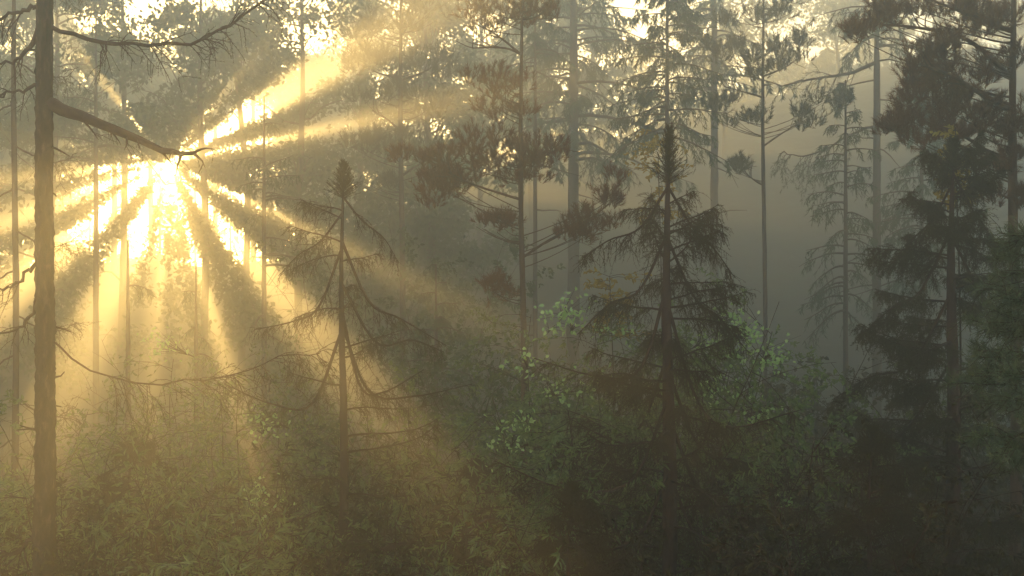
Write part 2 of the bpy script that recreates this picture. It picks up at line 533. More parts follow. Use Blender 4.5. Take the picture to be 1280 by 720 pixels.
limb_part(tl, [(57, 128, Yl), (95, 143, Yl), (150, 165, Yl - .1), (205, 188, Yl - .2), (245, 192, Yl - .3)], .052, .014, 10, .3, .4, 8)
limb_part(tl, [(57, 30, Yl), (110, 48, Yl), (165, 58, Yl - .1), (235, 52, Yl - .2), (290, 28, Yl - .2), (345, -8, Yl - .2)], .018, .007, 34, .42, .35, 14, tert=4)
limb_part(tl, [(55, 8, Yl), (25, 15, Yl), (-15, 30, Yl)], .02, .008, 8, .3, .5)
limb_part(tl, [(52, 30, Yl), (35, 62, Yl), (18, 75, Yl), (-10, 78, Yl)], .022, .006, 8, .3, .5)
limb_part(tl, [(55, 105, Yl), (25, 112, Yl), (-12, 125, Yl)], .016, .006, 8, .3, .5)
limb_part(tl, [(52, 320, Yl), (25, 350, Yl), (-10, 365, Yl)], .016, .006, 6, .3, .5)
limb_part(tl, [(55, 355, Yl), (30, 405, Yl), (-10, 420, Yl)], .016, .006, 6, .3, .5)
limb_part(tl, [(57, 418, Yl), (110, 462, Yl), (200, 480, Yl - .1), (285, 470, Yl - .1), (350, 448, Yl), (400, 440, Yl)], .008, .003, 46, .45, .6, 18, tert=4)
if 0: limb_part(tl, [(57, 300, Yl), (100, 340, Yl), (150, 350, Yl + .3), (190, 330, Yl + .4)], .014, .004, 22, .4, .7, 16)
if 0: limb_part(tl, [(57, 200, Yl), (100, 235, Yl), (160, 245, Yl + .6), (200, 240, Yl + .8)], .012, .004, 18, .35, .8, 16)
if 0: limb_part(tl, [(57, 560, Yl), (100, 600, Yl), (180, 625, Yl - .2), (260, 628, Yl - .3), (330, 655, Yl - .4)], .013, .004, 44, .4, .7, 16, tert=4)
limb_part(tl, [(52, 660, Yl), (20, 690, Yl), (-10, 690, Yl)], .02, .006, 12, .4, .5)

# slim trunk beside it
tm_ = thing('slim_tree', 'slim dark trunk at the far left behind the big trunk', 'tree', (P(17, 0, 13)[0], 13, gz(P(17, 0, 13)[0], 13)))
mb = MB(); x = P(17, 0, 13)[0]
trunk(mb, [[x, 13, -.2], [x + .03, 13, 2.5], [x, 13, 5.4], [x + .02, 13, 8]], [.045, .038, .03, .01], 8)
mb.build('trunk', BARK, tm_)
for k in range(12):
    z = 1.2 + k * .5
    py = 360 - (z - 3) / 13 * F
    s = 1 if k % 2 else -1
    limb_part(tm_, [(17, py, 13), (17 + s * 30, py + 16, 13), (17 + s * 58, py + 22, 13 + R.uniform(-.5, .5)), (17 + s * 80, py + 10, 13)], .012, .004, 16, .4, .6, 14, nl=.03, nw=.006)


# ================================================================== PINES
def pine(name, label, px, Y, top_py, r, pads, limbs, tilt=0, needle=PINE, bark=BARKP, cat='pine', nshoot=1.0, Ln=.07, Wn=.0045, group=None, base_py=None, hmax=None, bump=.05):
    x = P(px, 0, Y)[0]
    top = P(px + tilt, top_py, Y)
    b = np.array([x, Y, gz(x, Y) - .15])
    t = thing(name, label, cat, b, group)
    mb = MB()
    trunk(mb, [b, b * .66 + top * .34 + [.02, 0, 0], b * .33 + top * .67 + [-.02, 0, 0], top], [r * 1.15, r, r * .8, r * .35], 8, n=50, bump=bump)
    mb.build('trunk', bark, t)
    for L in limbs:
        A = spline([P(a, c, Y + d) for a, c, d in L], 14)
        w = MB(); tubes(w, A[None], r * .5, r * .18, 6, rough=.05)
        p, T = at_t(A[None], np.zeros(7, int), R.uniform(.5, 1, 7))
        S = curves(p, T + R.normal(0, .5, (7, 3)) + [0, 0, .3], np.full(7, .012 * Y + .1), 5, -.2, .12)
        tubes(w, S, r * .16, .003, 4)
        w.build('branch', bark, t)
    for (cx, cy, rx, ry) in pads:
        w, n = MB(), MB()
        c = P(cx, cy, Y); sx, sz = rx / F * Y, ry / F * Y
        dy = R.uniform(-.3, .3) * sx
        # sub-pads make an uneven outline
        ns = max(4, int(rx * ry / 120 * nshoot))
        for k in range(ns):
            ph_, ra = R.uniform(0, 6.283), R.uniform(.1, 1) ** .6
            off = np.array([ra * math.cos(ph_) * sx, R.uniform(-.7, .7) * sx + dy, ra * math.sin(ph_) * sz * .9 - .15 * sz])
            pine_tuft(n, w, c + off, np.array([.26 * sx + .05, .26 * sx + .05, .3 * sz + .03]), int(13 * nshoot + 5), Ln, Wn, nn=40, sl=.0095 * Y)
        # twigs from the trunk into the pad
        nt_ = 5 if abs(cx - px) < 1.2 * rx else 2
        q = c + R.uniform(-.7, .7, (nt_, 3)) * [sx, sx, sz * .5]
        s = np.stack([np.full(nt_, x), np.full(nt_, Y), q[:, 2] - R.uniform(.25, .6, nt_) * np.abs(q[:, 0] - x)], 1)
        S = np.stack([s * (1 - f) + q * f + np.array([0, 0, -.25 * sz * math.sin(f * 3.1)]) for f in np.linspace(0, 1, 6)], 1)
        tubes(w, S, r * .18, .003, 4)
        ob = w.build('bough', bark, t)
        n.build('needles', needle, ob)
    return t


pine('pine_tree', 'slender pine left of the centre spruce, dark brown needle pads around a thin straight trunk', 653, 12.0, -20, .034,
     [(612, 8, 62, 24), (668, 12, 30, 16), (620, 108, 38, 20), (632, 135, 30, 12), (612, 188, 48, 24), (676, 190, 38, 26), (640, 212, 60, 16),
      (545, 212, 40, 20), (570, 240, 44, 24), (520, 195, 24, 10), (618, 285, 34, 18), (625, 362, 24, 14), (738, 275, 34, 22), (768, 240, 24, 22), (722, 292, 26, 14)],
     [[(653, 70, 0), (632, 52, 0), (612, 38, 0)], [(653, 68, 0), (630, 60, 0), (590, 60, 0)],
      [(653, 250, 0), (620, 240, -.1), (585, 228, -.2), (560, 215, -.3)], [(653, 322, 0), (690, 298, .1), (735, 275, .2), (768, 250, .2)],
      [(653, 150, 0), (640, 132, 0), (618, 120, .1)], [(653, 205, 0), (680, 195, .2), (700, 185, .2)]], nshoot=1.0)

FP = leaf_mat('far_pine_needles', (.04, .035, .02), (.06, .05, .028), (.085, .075, .035), .3, 2)
pine('pine_tree', 'thin pine right of the centre spruce, in thin fog with feathery pads near the top', 955, 19.0, -40, .040,
     [(925, 72, 30, 14), (975, 70, 30, 16), (950, 95, 46, 10), (905, 60, 22, 16), (990, 60, 16, 10), (915, 152, 36, 12), (890, 130, 24, 12), (932, 212, 14, 12), (1015, 150, 26, 14), (1035, 130, 22, 14), (940, 20, 40, 16), (985, 10, 30, 14)],
     [[(955, 182, 0), (980, 165, 0), (1010, 148, 0)], [(955, 232, 0), (944, 226, 0), (932, 216, 0)], [(955, 122, 0), (930, 115, 0), (905, 108, 0)], [(955, 95, 0), (980, 85, 0), (995, 75, 0)]],
     needle=FP, bark=BARK, nshoot=.8, Ln=.09, Wn=.008)

pine('pine_tree', 'tallest dark pine at the right edge, heavy brown needle masses hanging over the corner', 1268, 11.0, -60, .055,
     [(1090, 15, 34, 16), (1075, 38, 26, 12), (1128, 18, 30, 18), (1150, 78, 34, 26), (1185, 50, 34, 22), (1165, 120, 40, 24), (1205, 95, 40, 26), (1135, 148, 28, 18), (1190, 155, 40, 22), (1225, 130, 30, 24),
      (1240, 20, 44, 26), (1195, 12, 30, 14), (1250, 75, 34, 20), (1255, 150, 24, 30), (1160, 175, 30, 10), (1235, 200, 26, 20), (1120, 165, 18, 8), (1265, 250, 20, 28)],
     [[(1268, 40, 0), (1235, 28, 0), (1195, 12, 0), (1160, -2, 0)], [(1268, 140, 0), (1230, 120, -.1), (1190, 95, -.2), (1150, 80, -.2)],
      [(1268, 215, 0), (1235, 190, .1), (1200, 168, .2), (1150, 150, .2)], [(1268, 100, 0), (1210, 50, .2), (1150, 35, .3), (1090, 30, .4)]], nshoot=1.05, Ln=.085)

pine('pine_tree', 'pine between the sunbeams and the thin bare pine, golden haze over its ragged crown', 502, 21.0, -60, .055,
     [(470, 30, 40, 22), (530, 20, 40, 20), (505, 75, 50, 22), (455, 80, 30, 18), (548, 82, 30, 16), (480, 120, 44, 16), (535, 130, 34, 18), (500, 185, 50, 18), (455, 180, 28, 16), (548, 190, 28, 20), (470, 230, 34, 12)],
     [[(502, 165, 0), (485, 150, 0), (465, 138, 0)], [(502, 220, 0), (525, 205, 0), (550, 192, 0)], [(502, 100, 0), (530, 90, 0), (545, 80, 0)]],
     needle=FP, bark=BARK, nshoot=.9, Ln=.10, Wn=.009)


# ================================================================== TREES IN THE FOG
def far_spruce(name, label, px, Y, top_py, r, low_py, spread, nb, group=None, mat=None, cat='conifer', filt=None, fringe=.13, fw=.022, dens=1.0, drop=.55, stubs=0, topw=.12, base_x=None, lean=0):
    x = P(px, 0, Y)[0]
    top = P(px + lean, top_py, Y)
    b = np.array([x, Y, gz(x, Y) - .3])
    t = thing(name, label, cat, b, group)
    mb = MB()
    trunk(mb, [b, b * .6 + top * .4, b * .3 + top * .7, top], [r * 1.1, r * .9, r * .7, r * .25], 9, n=44, bump=.06)
    mb.build('trunk', BARK, t)
    zl = P(0, low_py, Y)[2]; zt = top[2]
    f = (np.arange(nb) + R.uniform(0, 1, nb)) / nb
    z = zl + (zt - zl) * f
    az = R.uniform(0, 2 * np.pi, nb)
    st = np.stack([np.interp(z, [b[2], top[2]], [b[0], top[0]]), np.full(nb, Y), z], 1)
    ln = (spread * (1 - f) ** .8 * .95 + topw) * R.uniform(.55, 1.15, nb)
    A = curves(st, np.stack([np.cos(az), np.sin(az), .1 + f * .5], 1), ln, 9, drop, .05, .5)
    if filt is not None:
        k_ = ~(filt(A[:, 3]) | filt(A[:, 5]) | filt(A[:, 7])); A, ln = A[k_], ln[k_]; nb = len(A)
    w, n = MB(), MB()
    tubes(w, A, .008 + .012 * ln, .004, 4)
    per = max(6, int(12 * dens))
    idx = np.repeat(np.arange(nb), per); tt = R.uniform(.15, 1, len(idx))
    p, T = at_t(A, idx, tt)
    side = nrm(np.cross(T, [0, 0, 1.0])) * R.choice([-1, 1], len(idx))[:, None]
    S = curves(p, T * .7 + side * .8 + [0, 0, -.35], (.30 * ln[idx] * (1.15 - tt) + .12) * R.uniform(.6, 1.3, len(idx)), 4, drop * 1.2, .1)
    if filt is not None: S = S[~filt(S[:, 2])]
    tubes(w, S, .006, .003, 3)
    nn = int(15 * dens)
    i2 = np.repeat(np.arange(len(S)), nn)
    q, T2 = at_t(S, i2, R.uniform(0, 1, len(i2)))
    d = nrm(T2 * .5 + rperp(T2) * .7 + [0, 0, -.45])
    blades(n, q, d, fringe * R.uniform(.5, 1.3, len(q)), fw)
    if stubs:
        zz = R.uniform(b[2] + 1, zl, stubs); a2 = R.uniform(0, 6.28, stubs)
        s = np.stack([np.full(stubs, x), np.full(stubs, Y), zz], 1)
        Sx = curves(s, np.stack([np.cos(a2), np.sin(a2), R.uniform(-.3, .2, stubs)], 1), R.uniform(.4, 1.8, stubs), 5, .2, .12)
        tubes(w, Sx, .02, .006, 4)
    ob = w.build('crown', TWIG, t)
    n.build('needles', mat or FARN, ob)
    return t


BG = 'misty trees of the forest behind'
far_spruce('spruce_tree', 'broad foggy trunk with drooping boughs just right of the slender pine', 717, 26, -110, .15, 205, 3.4, 70, fringe=.17, fw=.03, stubs=6, dens=1.2)
far_spruce('spruce_tree', 'misty spruce whose crown hangs right above the bristly top of the centre spruce', 834, 19, -60, .055, 172, 1.25, 60, fringe=.11, fw=.018, dens=1.2)
far_spruce('spruce_tree', 'pale trunk in the fog between centre spruce and the thin bare pine', 893, 27, -120, .11, 120, 2.2, 52, fringe=.15, fw=.028, stubs=10)
far_spruce('spruce_tree', 'straight misty trunk at right with one long curved limb', 1096, 23, -80, .095, 60, 1.7, 34, fringe=.14, fw=.024, stubs=16)
far_spruce('spruce_tree', 'faint slim spruce with drooping boughs in front of the foggy hillside', 1057, 20, 100, .05, 395, 1.4, 46, fringe=.11, fw=.015, dens=.9)
far_spruce('spruce_tree', 'slim misty trunk immediately right of the slender pine', 669, 22, -40, .05, 90, .9, 26, fringe=.12, fw=.02, stubs=4)
far_spruce('spruce_tree', 'small blurred spruce in the fog right of the straight misty trunk', 1152, 21, 60, .05, 360, 1.3, 60, fringe=.12, fw=.02)

# the curved limb
g = [o for o in bpy.data.objects if o.parent is None and o.get('label', '').startswith('straight misty trunk')][0]
limb_part(g, [(1096, 78, 23), (1060, 92, 23), (1020, 98, 23), (975, 108, 23)], .045, .015, 14, .8, .6, 16, .08, .014, FARN, lt=.4)
limb_part(g, [(1096, 155, 23), (1060, 170, 23), (1010, 195, 23), (980, 190, 23)], .03, .01, 20, .9, .8, 18, .09, .014, FARN, lt=.4)

# drooping conifers further into the left, right behind the gold
left = [(245, 17, 330, .04, 560, 1.2, 70, 'low spruce standing under the sun in the beam'),
        (160, 16, 300, .045, 560, 1.2, 70, 'thin spruce right of the big left trunk, drowned in gold'),
        (330, 20, 120, .05, 420, 1.7, 80, 'slim spruce between the sun and the beam-washed spruce'),
        (120, 22, 20, .06, 420, 1.9, 80, 'tall spruce behind the big left trunk, glowing at its edges'),
        (545, 17, 330, .04, 560, 1.0, 60, 'small grey-green spruce left of the slender pine')]
for px, Y, tp_, r, lo, sp, nb, lab in left:
    far_spruce('spruce_tree', lab, px, Y, tp_, r, lo, sp, nb, 'low spruces inside the sunbeams', filt=lambda q: open_air(q), fringe=.10, fw=.016)


def canopy_tree(label, px, Y, top_py, low_py, r, rad, nleaf, mat=None, group=None, size=.15, cat='tree', filt=open_air, kind='broadleaf_tree', clump=.55, ncl=70, voids=0, vz=7.0, xz=None):
    x = P(px, 0, Y)[0]
    top = P(px, top_py, Y)
    if xz: x = xz[0]; top = np.array([x, Y, xz[1]])
    b = np.array([x, Y, gz(x, Y) - .3])
    top[2] = max(top[2], b[2] + 2.5)
    t = thing(kind, label, cat, b, group)
    mb = MB()
    trunk(mb, [b, b * .6 + top * .4 + [R.normal(0, .1), 0, 0], b * .3 + top * .7 + [R.normal(0, .1), 0, 0], top], [r * 1.15, r, r * .7, r * .2], 8, n=30, bump=.06)
    mb.build('trunk', BARK, t)
    zl = max(P(0, low_py, Y)[2], b[2] + .2) if not xz else xz[2]; zt = top[2]
    f = R.uniform(0, 1, ncl) ** .8
    z = zl + (zt - zl) * f
    az = R.uniform(0, 6.283, ncl)
    prof = np.sin(np.clip(f * .85 + .15, 0, 1) * np.pi) ** .6
    rr = rad * prof * R.uniform(.15, 1.1, ncl)
    c = np.stack([x + np.cos(az) * rr, Y + np.sin(az) * rr, z], 1)
    st = np.stack([np.full(ncl, x), np.full(ncl, Y), np.maximum(z - rr * .5, b[2] + .6)], 1)
    A = np.stack([st * (1 - s) + c * s + np.array([0, 0, .25]) * math.sin(s * 3.14) * R.uniform(-1, 1) for s in np.linspace(0, 1, 6)], 1)
    w, n = MB(), MB()
    if filt is not None: A = A[~(filt(A[:, 5]) | filt(A[:, 4]) | filt(A[:, 3]))]
    tubes(w, A, .012 + .015 * r / .1, .006, 4)
    per = nleaf // ncl
    idx = np.repeat(np.arange(ncl), per)
    u = nrm(R.normal(0, 1, (len(idx), 3))) * (R.uniform(0, 1, (len(idx), 1)) ** .5)
    cs = clump * R.uniform(.6, 1.4, (ncl, 1))[idx]
    q = c[idx] + u * cs * np.array([1.1, 1.1, .75])
    if filt is not None: q = q[~filt(q, size * .3)]
    if voids:
        vc = c[R.integers(0, ncl, voids)]; vc = vc[vc[:, 2] > vz]; vr = R.uniform(.35, .95, len(vc))
        for a_, r_ in zip(vc, vr): q = q[((q - a_) ** 2).sum(1) > r_ * r_]
    d = R.normal(0, 1, q.shape) + [0, 0, -.5]
    rhombs(n, q, d, size, size * .6)
    # fine twigs
    i3 = np.repeat(np.arange(ncl), 7)
    tw = curves(c[i3] - 0, R.normal(0, 1, (len(i3), 3)), np.full(len(i3), clump * 1.1), 4, .1, .15)
    if filt is not None: tw = tw[~(filt(tw[:, 1]) | filt(tw[:, 3]))]
    tubes(w, tw, .008, .003, 3)
    ob = w.build('crown', TWIG, t)
    n.build('foliage', mat or CANOPY, ob)
    return t


LEFTC = [(-150, 27, -70, 470, 3.2), (-40, 30, -110, 480, 3.2), (70, 26, -60, 480, 2.9), (150, 31, -120, 470, 3.0), (252, 27, -50, 470, 2.6),
         (300, 30, -90, 480, 2.9), (375, 27, -60, 470, 2.6), (450, 32, -100, 470, 2.9), (535, 29, -70, 440, 2.3), (600, 40, -60, 215, 2.9), (665, 44, -20, 165, 2.6),
         (-230, 31, -90, 470, 3.4), (-310, 27, -90, 470, 3.2)]
words = ['cut by the left edge, low behind the slim trunk', 'between the left edge and the slim trunk', 'dappled, directly behind the big left trunk', 'tallest, between the big left trunk and the sun',
         'just right of the sun', 'between the sun and the beam-washed spruce', 'broken crown with bright gaps, left of the beam-washed spruce', 'directly behind the beam-washed spruce',
         'ragged, behind the golden pine', 'faint, behind the crown of the slender pine', 'faint, beyond the broad foggy trunk', 'first one beyond the left edge', 'farthest beyond the left edge']
for (px, Y, tp_, lo, rad), wd in zip(LEFTC, words):
    canopy_tree('golden hazy leafy tree, ' + wd, px, Y, tp_, lo, .09, rad, 24000, group='leafy trees around the sun', ncl=110, size=.16, clump=.6, voids=34)

for x_, y_, h_, lo_, lab in [(7.2, 2.5, 12, 4.6, 'unseen broad tree added for shade outside the right edge, nearest the viewer'), (9.5, 6.5, 13, 4.6, 'unseen broad tree added for shade outside the right edge, next one back'), (13.5, 12.5, 14, 4.5, 'unseen broad tree added for shade outside the right edge, farthest back')]:  # unseen trees added to keep skylight off the right side
    canopy_tree(lab, 0, y_, 0, 0, .16, 3.6, 12000, group='unseen shade trees added just outside the right edge', ncl=100, size=.26, clump=.9, filt=None, xz=(x_, h_, lo_))

# second belt, further off: shades the air behind
ORD = ['first', 'second', 'third', 'fourth', 'fifth', 'sixth', 'seventh', 'eighth', 'ninth', 'tenth', 'eleventh', 'twelfth', 'thirteenth', 'fourteenth', 'fifteenth', 'sixteenth', 'seventeenth']
for px, Y, tp_, lo, rad, nl_, lab in [(742, 45, 10, 215, 2.4, 5500, 'airy pale tree crown in the mist, between broad foggy trunk and hanging spruce crown'), (905, 47, -40, 60, 2.6, 4500, 'airy pale tree crown high behind the thin pine'),
                                      (1045, 49, -30, 50, 2.4, 4000, 'airy pale tree crown above the curved limb')]:
    canopy_tree(lab, px, Y, tp_, lo, .09, rad, nl_, group='airy pale crowns over the clearing', ncl=60, size=.2, clump=.65, filt=None)
for i, px in enumerate(range(-20, 480, 44)):  # spruces added to soften the white horizon and split the sunbeams
    far_spruce('spruce_tree', 'thin golden spruce added on the low ridge to break the sunlight, %s from the left' % ORD[i], px, 57 + (i * 5) % 8, 190 + 45 * math.sin(i * 1.9), .06, 352, 1.5, 26, 'thin spruces added on the low ridge', fringe=.2, fw=.045, dens=.6)
for i, px in enumerate(range(-420, 480, 62)):
    Y = 50 + 4 * ((i * 7) % 3)
    tpy = (50 if px < 420 else 30) + 35 * math.sin(i * 2.1)
    canopy_tree(('dim far tree of the second row, %s beyond the left edge' % ORD[5 - i]) if px < -60 else 'dim far tree in the second row behind the golden leafy trees, %s from the left' % ORD[i - 6], px + R.uniform(-15, 15), Y, tpy, 375, .12, 3.6, 19000,
                group=BG, ncl=110, size=.24, clump=.9)
# trees on the ridge
for i, px in enumerate(range(480, 1345, 46)):
    Y = 56 + 3 * ((i * 5) % 3)
    x = P(px, 0, Y)[0]
    base_py = 360 - (gz(x, Y) - 3) / Y * F
    h = (75, 120, 55, 150, 95, 60)[i % 6] * (.6 if 860 < px < 1100 else 1)
    if i % 2:
        canopy_tree('pale far leafy tree on the foggy ridge, %s leafy one from the left' % ORD[i // 2], px, Y, base_py - h, base_py - 8, .09, 1.7, 3000, group='far trees along the ridge', ncl=45, size=.2, clump=.6, filt=None)
    else:
        far_spruce('spruce_tree', 'pale far spruce on the foggy ridge, %s spruce from the left' % ORD[i // 2], px, Y, base_py - h * 1.1, .09, base_py - 8, 1.6, 46, group='far trees along the ridge', fringe=.22, fw=.05, dens=.9)


# ================================================================== SHRUBS AND UNDERGROWTH
def shrub(name, label, px, Y, top_py, wid, nst, nleaf, L, W, mat, group=None, z0=None, keep=None, spread=.5, cat='shrub', droop=.2, bright=None):
    if px < 620 and Y < 10:
        Y, wid, L, W = Y * 1.35, wid * 1.35, L * 1.2, W * 1.2; top_py -= 8
    x = P(px, 0, Y)[0]; b = np.array([x, Y, gz(x, Y) - .05])
    H = P(0, top_py, Y)[2] - b[2]
    t = thing(name, label, cat, b, group)
    a = R.uniform(0, 6.283, nst); rr = np.sqrt(R.uniform(0, 1, nst)) * wid * .4
    st = b + np.stack([np.cos(a) * rr, np.sin(a) * rr * .7, np.zeros(nst)], 1)
    d = np.stack([np.cos(a) * spread * rr / wid * 2.2, np.sin(a) * spread * rr / wid * 2.2, np.ones(nst)], 1)
    ln = H * R.uniform(.65, 1.05, nst)
    A = curves(st, d, ln, 12, droop * .4, .07)
    w, n = MB(), MB()
    tubes(w, A, .010, .003, 5)
    m = 16
    idx = np.repeat(np.arange(nst), m); p, T = at_t(A, idx, R.uniform(.15, 1, len(idx)))
    S = curves(p, T * .5 + rperp(T), wid * .3 * R.uniform(.4, 1.2, len(idx)), 6, droop, .14)
    tubes(w, S, .004, .0015, 3)
    i2 = np.repeat(np.arange(len(S)), 4); p2, T2 = at_t(S, i2, R.uniform(.2, 1, len(i2)))
    S2 = curves(p2, T2 + rperp(T2) * .9, wid * .12 * R.uniform(.5, 1.2, len(i2)), 4, droop, .14)
    tubes(w, S2, .002, .001, 3)
    k = max(1, nleaf // len(S2))
    i3 = np.repeat(np.arange(len(S2)), k); p3, T3 = at_t(S2, i3, R.uniform(.2, 1, len(i3)))
    ok = ~open_air(p3) if Y > 12 else np.ones(len(p3), bool)
    leaves(n, p3[ok], (T3 * .7 + rperp(T3) * .8 + [0, 0, -.15])[ok], L, W)
    ob = w.build('stems', TWIG, t)
    n.build('leaves', mat, ob)
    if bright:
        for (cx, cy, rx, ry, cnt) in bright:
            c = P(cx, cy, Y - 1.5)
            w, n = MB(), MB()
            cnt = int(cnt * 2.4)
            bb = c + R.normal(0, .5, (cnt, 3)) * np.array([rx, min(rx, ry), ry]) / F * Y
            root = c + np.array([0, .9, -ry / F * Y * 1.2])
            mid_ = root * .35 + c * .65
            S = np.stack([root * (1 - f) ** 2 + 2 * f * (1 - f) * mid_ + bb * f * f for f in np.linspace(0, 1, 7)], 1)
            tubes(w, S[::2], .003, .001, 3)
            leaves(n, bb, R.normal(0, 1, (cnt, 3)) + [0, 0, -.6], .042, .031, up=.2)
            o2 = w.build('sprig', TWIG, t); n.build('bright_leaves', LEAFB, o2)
    return t


UG = 'undergrowth bushes of the forest floor'
shrub('leafy_shrub', 'big leafy green bush behind the centre spruce, pale round leaves at its tips', 815, 10.2, 378, 2.4, 40, 46000, .05, .024, LEAF, UG, spread=.5,
      bright=[(935, 415, 26, 16, 24), (968, 445, 24, 18, 26), (925, 440, 20, 14, 14), (705, 385, 26, 16, 22), (690, 405, 18, 12, 10), (640, 545, 24, 26, 20), (655, 528, 14, 12, 8), (980, 628, 10, 10, 5), (760, 410, 30, 14, 14), (720, 400, 20, 16, 14), (660, 450, 24, 18, 14), (695, 485, 26, 18, 14), (755, 480, 26, 18, 12), (900, 480, 22, 18, 14), (950, 515, 22, 16, 12), (885, 425, 16, 14, 12), (915, 395, 16, 12, 12)])
shrub('leafy_shrub', 'dense narrow-leaved bush at the foot of the centre spruce', 740, 9.2, 500, 2.2, 22, 16000, .075, .014, LEAF, UG, spread=1.0)
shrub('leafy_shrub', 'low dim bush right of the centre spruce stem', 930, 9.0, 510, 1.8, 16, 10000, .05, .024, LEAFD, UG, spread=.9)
shrub('leafy_shrub', 'leafy bush between the two narrow sunbeams', 300, 8.0, 470, 1.6, 18, 9000, .05, .022, LEAF, UG, spread=.9, bright=[(335, 525, 22, 20, 18), (325, 625, 22, 26, 22), (205, 430, 30, 18, 20)])
shrub('leafy_shrub', 'leafy bush glowing beside the big left trunk', 170, 9.0, 440, 2.0, 18, 11000, .055, .024, LEAF, UG, spread=.9)
shrub('leafy_shrub', 'leafy bush cut off by the left edge', 10, 7.6, 520, 1.3, 14, 7000, .05, .024, LEAF, UG, spread=.9)
shrub('leafy_shrub', 'narrow-leaved bush at the bottom left between trunk and beam', 235, 6.4, 600, 1.5, 18, 9000, .075, .014, LEAF, UG, spread=1.0)
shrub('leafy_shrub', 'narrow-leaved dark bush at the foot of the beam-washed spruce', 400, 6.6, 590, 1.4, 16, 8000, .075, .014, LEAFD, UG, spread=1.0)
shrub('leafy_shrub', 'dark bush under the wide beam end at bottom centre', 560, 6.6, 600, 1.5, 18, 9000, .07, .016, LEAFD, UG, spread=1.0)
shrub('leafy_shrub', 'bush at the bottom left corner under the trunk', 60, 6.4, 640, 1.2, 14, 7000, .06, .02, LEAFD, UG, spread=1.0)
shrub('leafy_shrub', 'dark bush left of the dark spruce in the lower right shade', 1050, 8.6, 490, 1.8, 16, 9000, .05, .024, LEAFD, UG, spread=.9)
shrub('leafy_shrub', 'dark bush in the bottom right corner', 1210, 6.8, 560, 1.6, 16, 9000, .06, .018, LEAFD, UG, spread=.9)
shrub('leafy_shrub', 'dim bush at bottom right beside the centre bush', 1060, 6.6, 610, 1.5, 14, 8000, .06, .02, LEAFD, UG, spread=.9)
shrub('leafy_shrub', 'grey-green bush in the mist behind the slender pine', 560, 14, 415, 3.0, 20, 9000, .09, .05, CANOPY, UG, spread=.9)
shrub('leafy_shrub', 'soft green sapling crown in the mist left of the slender pine', 505, 19, 255, 2.0, 12, 7000, .09, .05, CANOPY, UG, spread=.6)
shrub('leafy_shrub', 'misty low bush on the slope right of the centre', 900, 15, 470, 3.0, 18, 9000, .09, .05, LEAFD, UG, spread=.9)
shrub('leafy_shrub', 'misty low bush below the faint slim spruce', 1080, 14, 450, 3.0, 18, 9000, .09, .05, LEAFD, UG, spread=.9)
# small trees along the skyline of the hill
for i in range(17):
    px = 735 + i * 23 + R.uniform(-5, 5); Y = 61.5
    x = P(px, 0, Y)[0]; bp = 360 - (gz(x, Y) - 3) / Y * F
    far_spruce('spruce_tree', 'little pale spruce on the skyline of the misty hill, %s of these from the left' % ORD[i], px, Y, bp - R.uniform(14, 44), .05, bp - 2, .8 + R.uniform(0, .5), 18, 'little spruces on the skyline', fringe=.2, fw=.06, dens=.8)


def fern(lab, px, Y, h, n):
    x = P(px, 0, Y)[0]; b = np.array([x, Y, gz(x, Y) - .02])
    t = thing('fern', lab, 'fern', b, 'ferns in the undergrowth')
    az = np.linspace(0, 6.28, n, endpoint=False) + R.uniform(0, .5, n)
    S = curves(np.repeat(b[None], n, 0), np.stack([np.cos(az) * .45, np.sin(az) * .45, np.ones(n)], 1), h * R.uniform(.8, 1.15, n), 14, 1.25, .04)
    for k in range(n):
        w, l = MB(), MB()
        tubes(w, S[k:k + 1], .004, .001, 4)
        m_ = 64
        tt = np.linspace(.12, .99, m_)
        p, T = at_t(S[k:k + 1], np.zeros(m_, int), tt)
        side = nrm(np.cross(T, [0, 0, 1.0])) * np.where(np.arange(m_) % 2, 1, -1)[:, None]
        L_ = h * .26 * np.sin(np.clip(tt * .95 + .08, 0, 1) * np.pi) ** .7 * (1.15 - .5 * tt)
        nn_ = nrm(np.cross(side, T)); d = nrm(side + T * .35 + [0, 0, -.12])
        w2 = nrm(np.cross(nn_, d)) * .013
        V = np.stack([p, p + d * L_[:, None] * .45 + w2, p + d * L_[:, None] - nn_ * .01, p + d * L_[:, None] * .45 - w2], 1)
        l.add(V, q=np.arange(m_ * 4).reshape(-1, 4))
        o_ = w.build('frond', TWIG, t); l.build('leaflets', LEAF, o_)


for px, Y, h, n, lab in [(95, 10.2, 1.05, 12, 'fern beside the foot of the big left trunk'), (250, 9.9, 1.0, 11, 'fern under the narrow sunbeam at the bottom'), (360, 10.4, 1.1, 12, 'fern left of the foot of the beam-washed spruce'),
                         (500, 9.8, 1.0, 12, 'fern right of the foot of the beam-washed spruce'), (665, 9.6, 1.0, 12, 'fern at the bottom left of the centre spruce stem'), (885, 8.8, .95, 11, 'fern at the bottom right of the centre spruce stem'),
                         (1010, 9.4, 1.05, 12, 'fern in the dark between the centre and the dark spruce')]:
    fern(lab, px, Y, h, n)

# dead boughs lying in the brush
for pts, lab in [([(150, 672, 9.2), (230, 655, 9), (300, 668, 8.8), (400, 640, 8.6)], 'dead forked branch lying low across the brush at the left'),
                 ([(470, 690, 8.6), (560, 668, 8.8), (640, 640, 9.0), (690, 610, 9.2)], 'dead branch sloping up through the brush left of the centre spruce')]:
    c_ = P(*pts[0]); t = thing('dead_branch', lab, 'dead branch', c_, 'dead branches in the brush')
    limb_part(t, pts, .022, .006, 16, .4, .1, 0, tert=3, up=.15, name='bough')

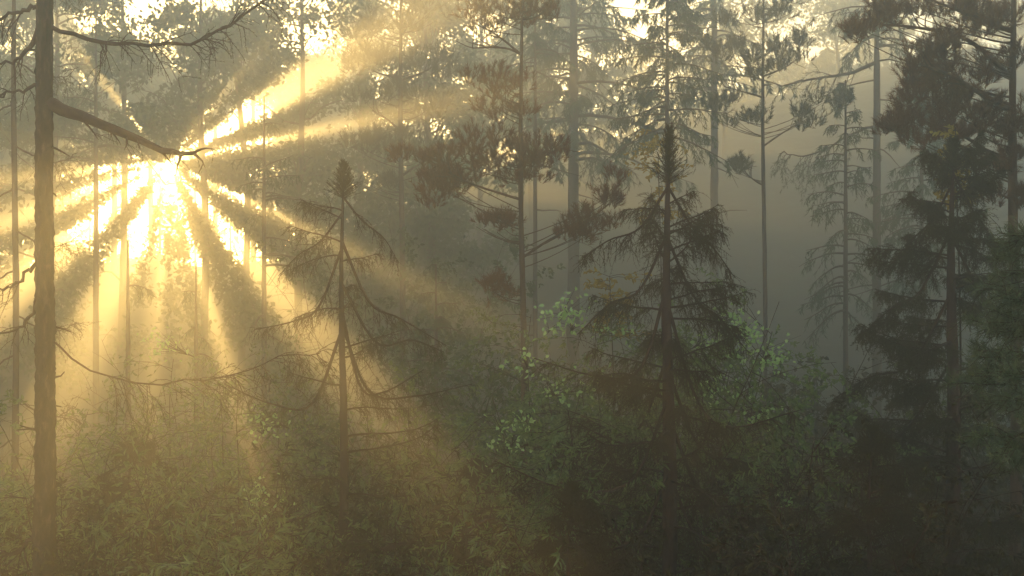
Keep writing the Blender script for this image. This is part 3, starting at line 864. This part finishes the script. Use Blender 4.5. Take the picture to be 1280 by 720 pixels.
# yellow sprigs
for lab, px, py, Y, s in [('small yellow-leaved sapling top glowing above the centre spruce', 822, 165, 12.5, 1.0), ('yellow sprig on a sapling tip above the dark right spruce', 1194, 160, 9.9, .55),
                          ('yellow-green sapling between slender pine and centre spruce', 762, 345, 11.5, 1.0)]:
    c = P(px, py, Y)
    b = np.array([c[0], Y, gz(c[0], Y) - .05])
    t = thing('sapling', lab, 'sapling', b, 'yellow-leaved saplings')
    w, n = MB(), MB()
    A = spline([b, b * .5 + c * .5 + [.05, 0, 0], c], 16)
    tubes(w, A[None], .015, .004, 5)
    i = R.uniform(.84 if s < .9 else .78, 1, 40); p, T = at_t(A[None], np.zeros(40, int), i)
    S = curves(p, T * .3 + rperp(T), s * .4 * R.uniform(.3, 1.1, 40), 6, .3, .15)
    tubes(w, S, .004, .0015, 3)
    i3 = np.repeat(np.arange(40), 14); p3, T3 = at_t(S, i3, R.uniform(.2, 1, len(i3)))
    leaves(n, p3, T3 + rperp(T3) * .9, .06, .03)
    w.build('trunk', TWIG, t); n.build('leaves', YELL, t)

# ground cover
n = MB()
N = 60000
x = R.uniform(-9, 9, N); y = R.uniform(2.5, 20, N)
q = np.stack([x, y, ground_z(x, y)], 1)
d = nrm(R.normal(0, .35, (N, 3)) + [0, 0, 1])
blades(n, q, d, R.uniform(.15, .5, N), .014)
o = n.build('grass', LEAFD); o['kind'] = 'stuff'; o['label'] = 'dark grass and litter on the forest floor'

# ================================================================== AIR, LIGHT, CAMERA

DENS = .0205; ANI = .70
SUNS = 5.0; SKYS = .135; EXPO = 2.15
bpy.ops.mesh.primitive_cube_add(size=1)
hz = bpy.context.object; hz.name = 'haze'; hz.data.name = 'haze'
hz['kind'] = 'stuff'
zlo, zhi = -3.0, 27.0
hz.scale = (128, 110, zhi - zlo); hz.location = (0, 39.5, (zlo + zhi) / 2)
m, nt = nodes('morning_haze')
v = nt.nodes.new('ShaderNodeVolumePrincipled')
v.inputs['Density'].default_value = DENS; v.inputs['Anisotropy'].default_value = ANI
v.inputs['Color'].default_value = (.87, .95, .87, 1); v.inputs['Absorption Color'].default_value = (0, 0, 0, 1)
o = nt.nodes.new('ShaderNodeOutputMaterial'); nt.links.new(v.outputs[0], o.inputs['Volume'])
hz.data.materials.append(m)

sd = bpy.data.lights.new('sun', 'SUN'); sd.energy = SUNS; sd.angle = math.radians(.5); sd.color = (1.0, .56, .17)
so = bpy.data.objects.new('sun', sd); COL.objects.link(so)
so.rotation_euler = Vector(-SUN).to_track_quat('-Z', 'Y').to_euler(); so.location = (-10, 20, 20)

w = bpy.data.worlds.new('World'); bpy.context.scene.world = w; w.use_nodes = True
nt = w.node_tree; bg = nt.nodes['Background']
sky = nt.nodes.new('ShaderNodeTexSky'); sky.sky_type = 'NISHITA'; sky.sun_disc = False
sky.sun_elevation = math.asin(SUN[2]); sky.sun_rotation = math.atan2(SUN[0], SUN[1])
sky.air_density = 1.0; sky.dust_density = .8; sky.ozone_density = 1.0
nt.links.new(sky.outputs[0], bg.inputs['Color']); bg.inputs['Strength'].default_value = SKYS
w.cycles.sampling_method = 'AUTOMATIC'

cd = bpy.data.cameras.new('camera'); co = bpy.data.objects.new('camera', cd); COL.objects.link(co)
cd.sensor_width = 36; cd.lens = 36 * F / 1280; cd.clip_end = 2000; cd.clip_start = .05
co.location = CAM; co.rotation_euler = (math.radians(90), 0, 0)
sc = bpy.context.scene
sc.camera = co
sc.view_settings.view_transform = 'Standard'; sc.view_settings.look = 'None'
sc.view_settings.exposure = EXPO; sc.view_settings.gamma = 1
sc.render.engine = 'CYCLES'
cy = sc.cycles
cy.use_denoising = True
cy.max_bounces = 4; cy.diffuse_bounces = 2; cy.glossy_bounces = 1; cy.transmission_bounces = 2; cy.volume_bounces = 1; cy.transparent_max_bounces = 4
cy.sample_clamp_indirect = 4
cy.use_adaptive_sampling = True; cy.adaptive_threshold = .02
cy.caustics_reflective = False; cy.caustics_refractive = False
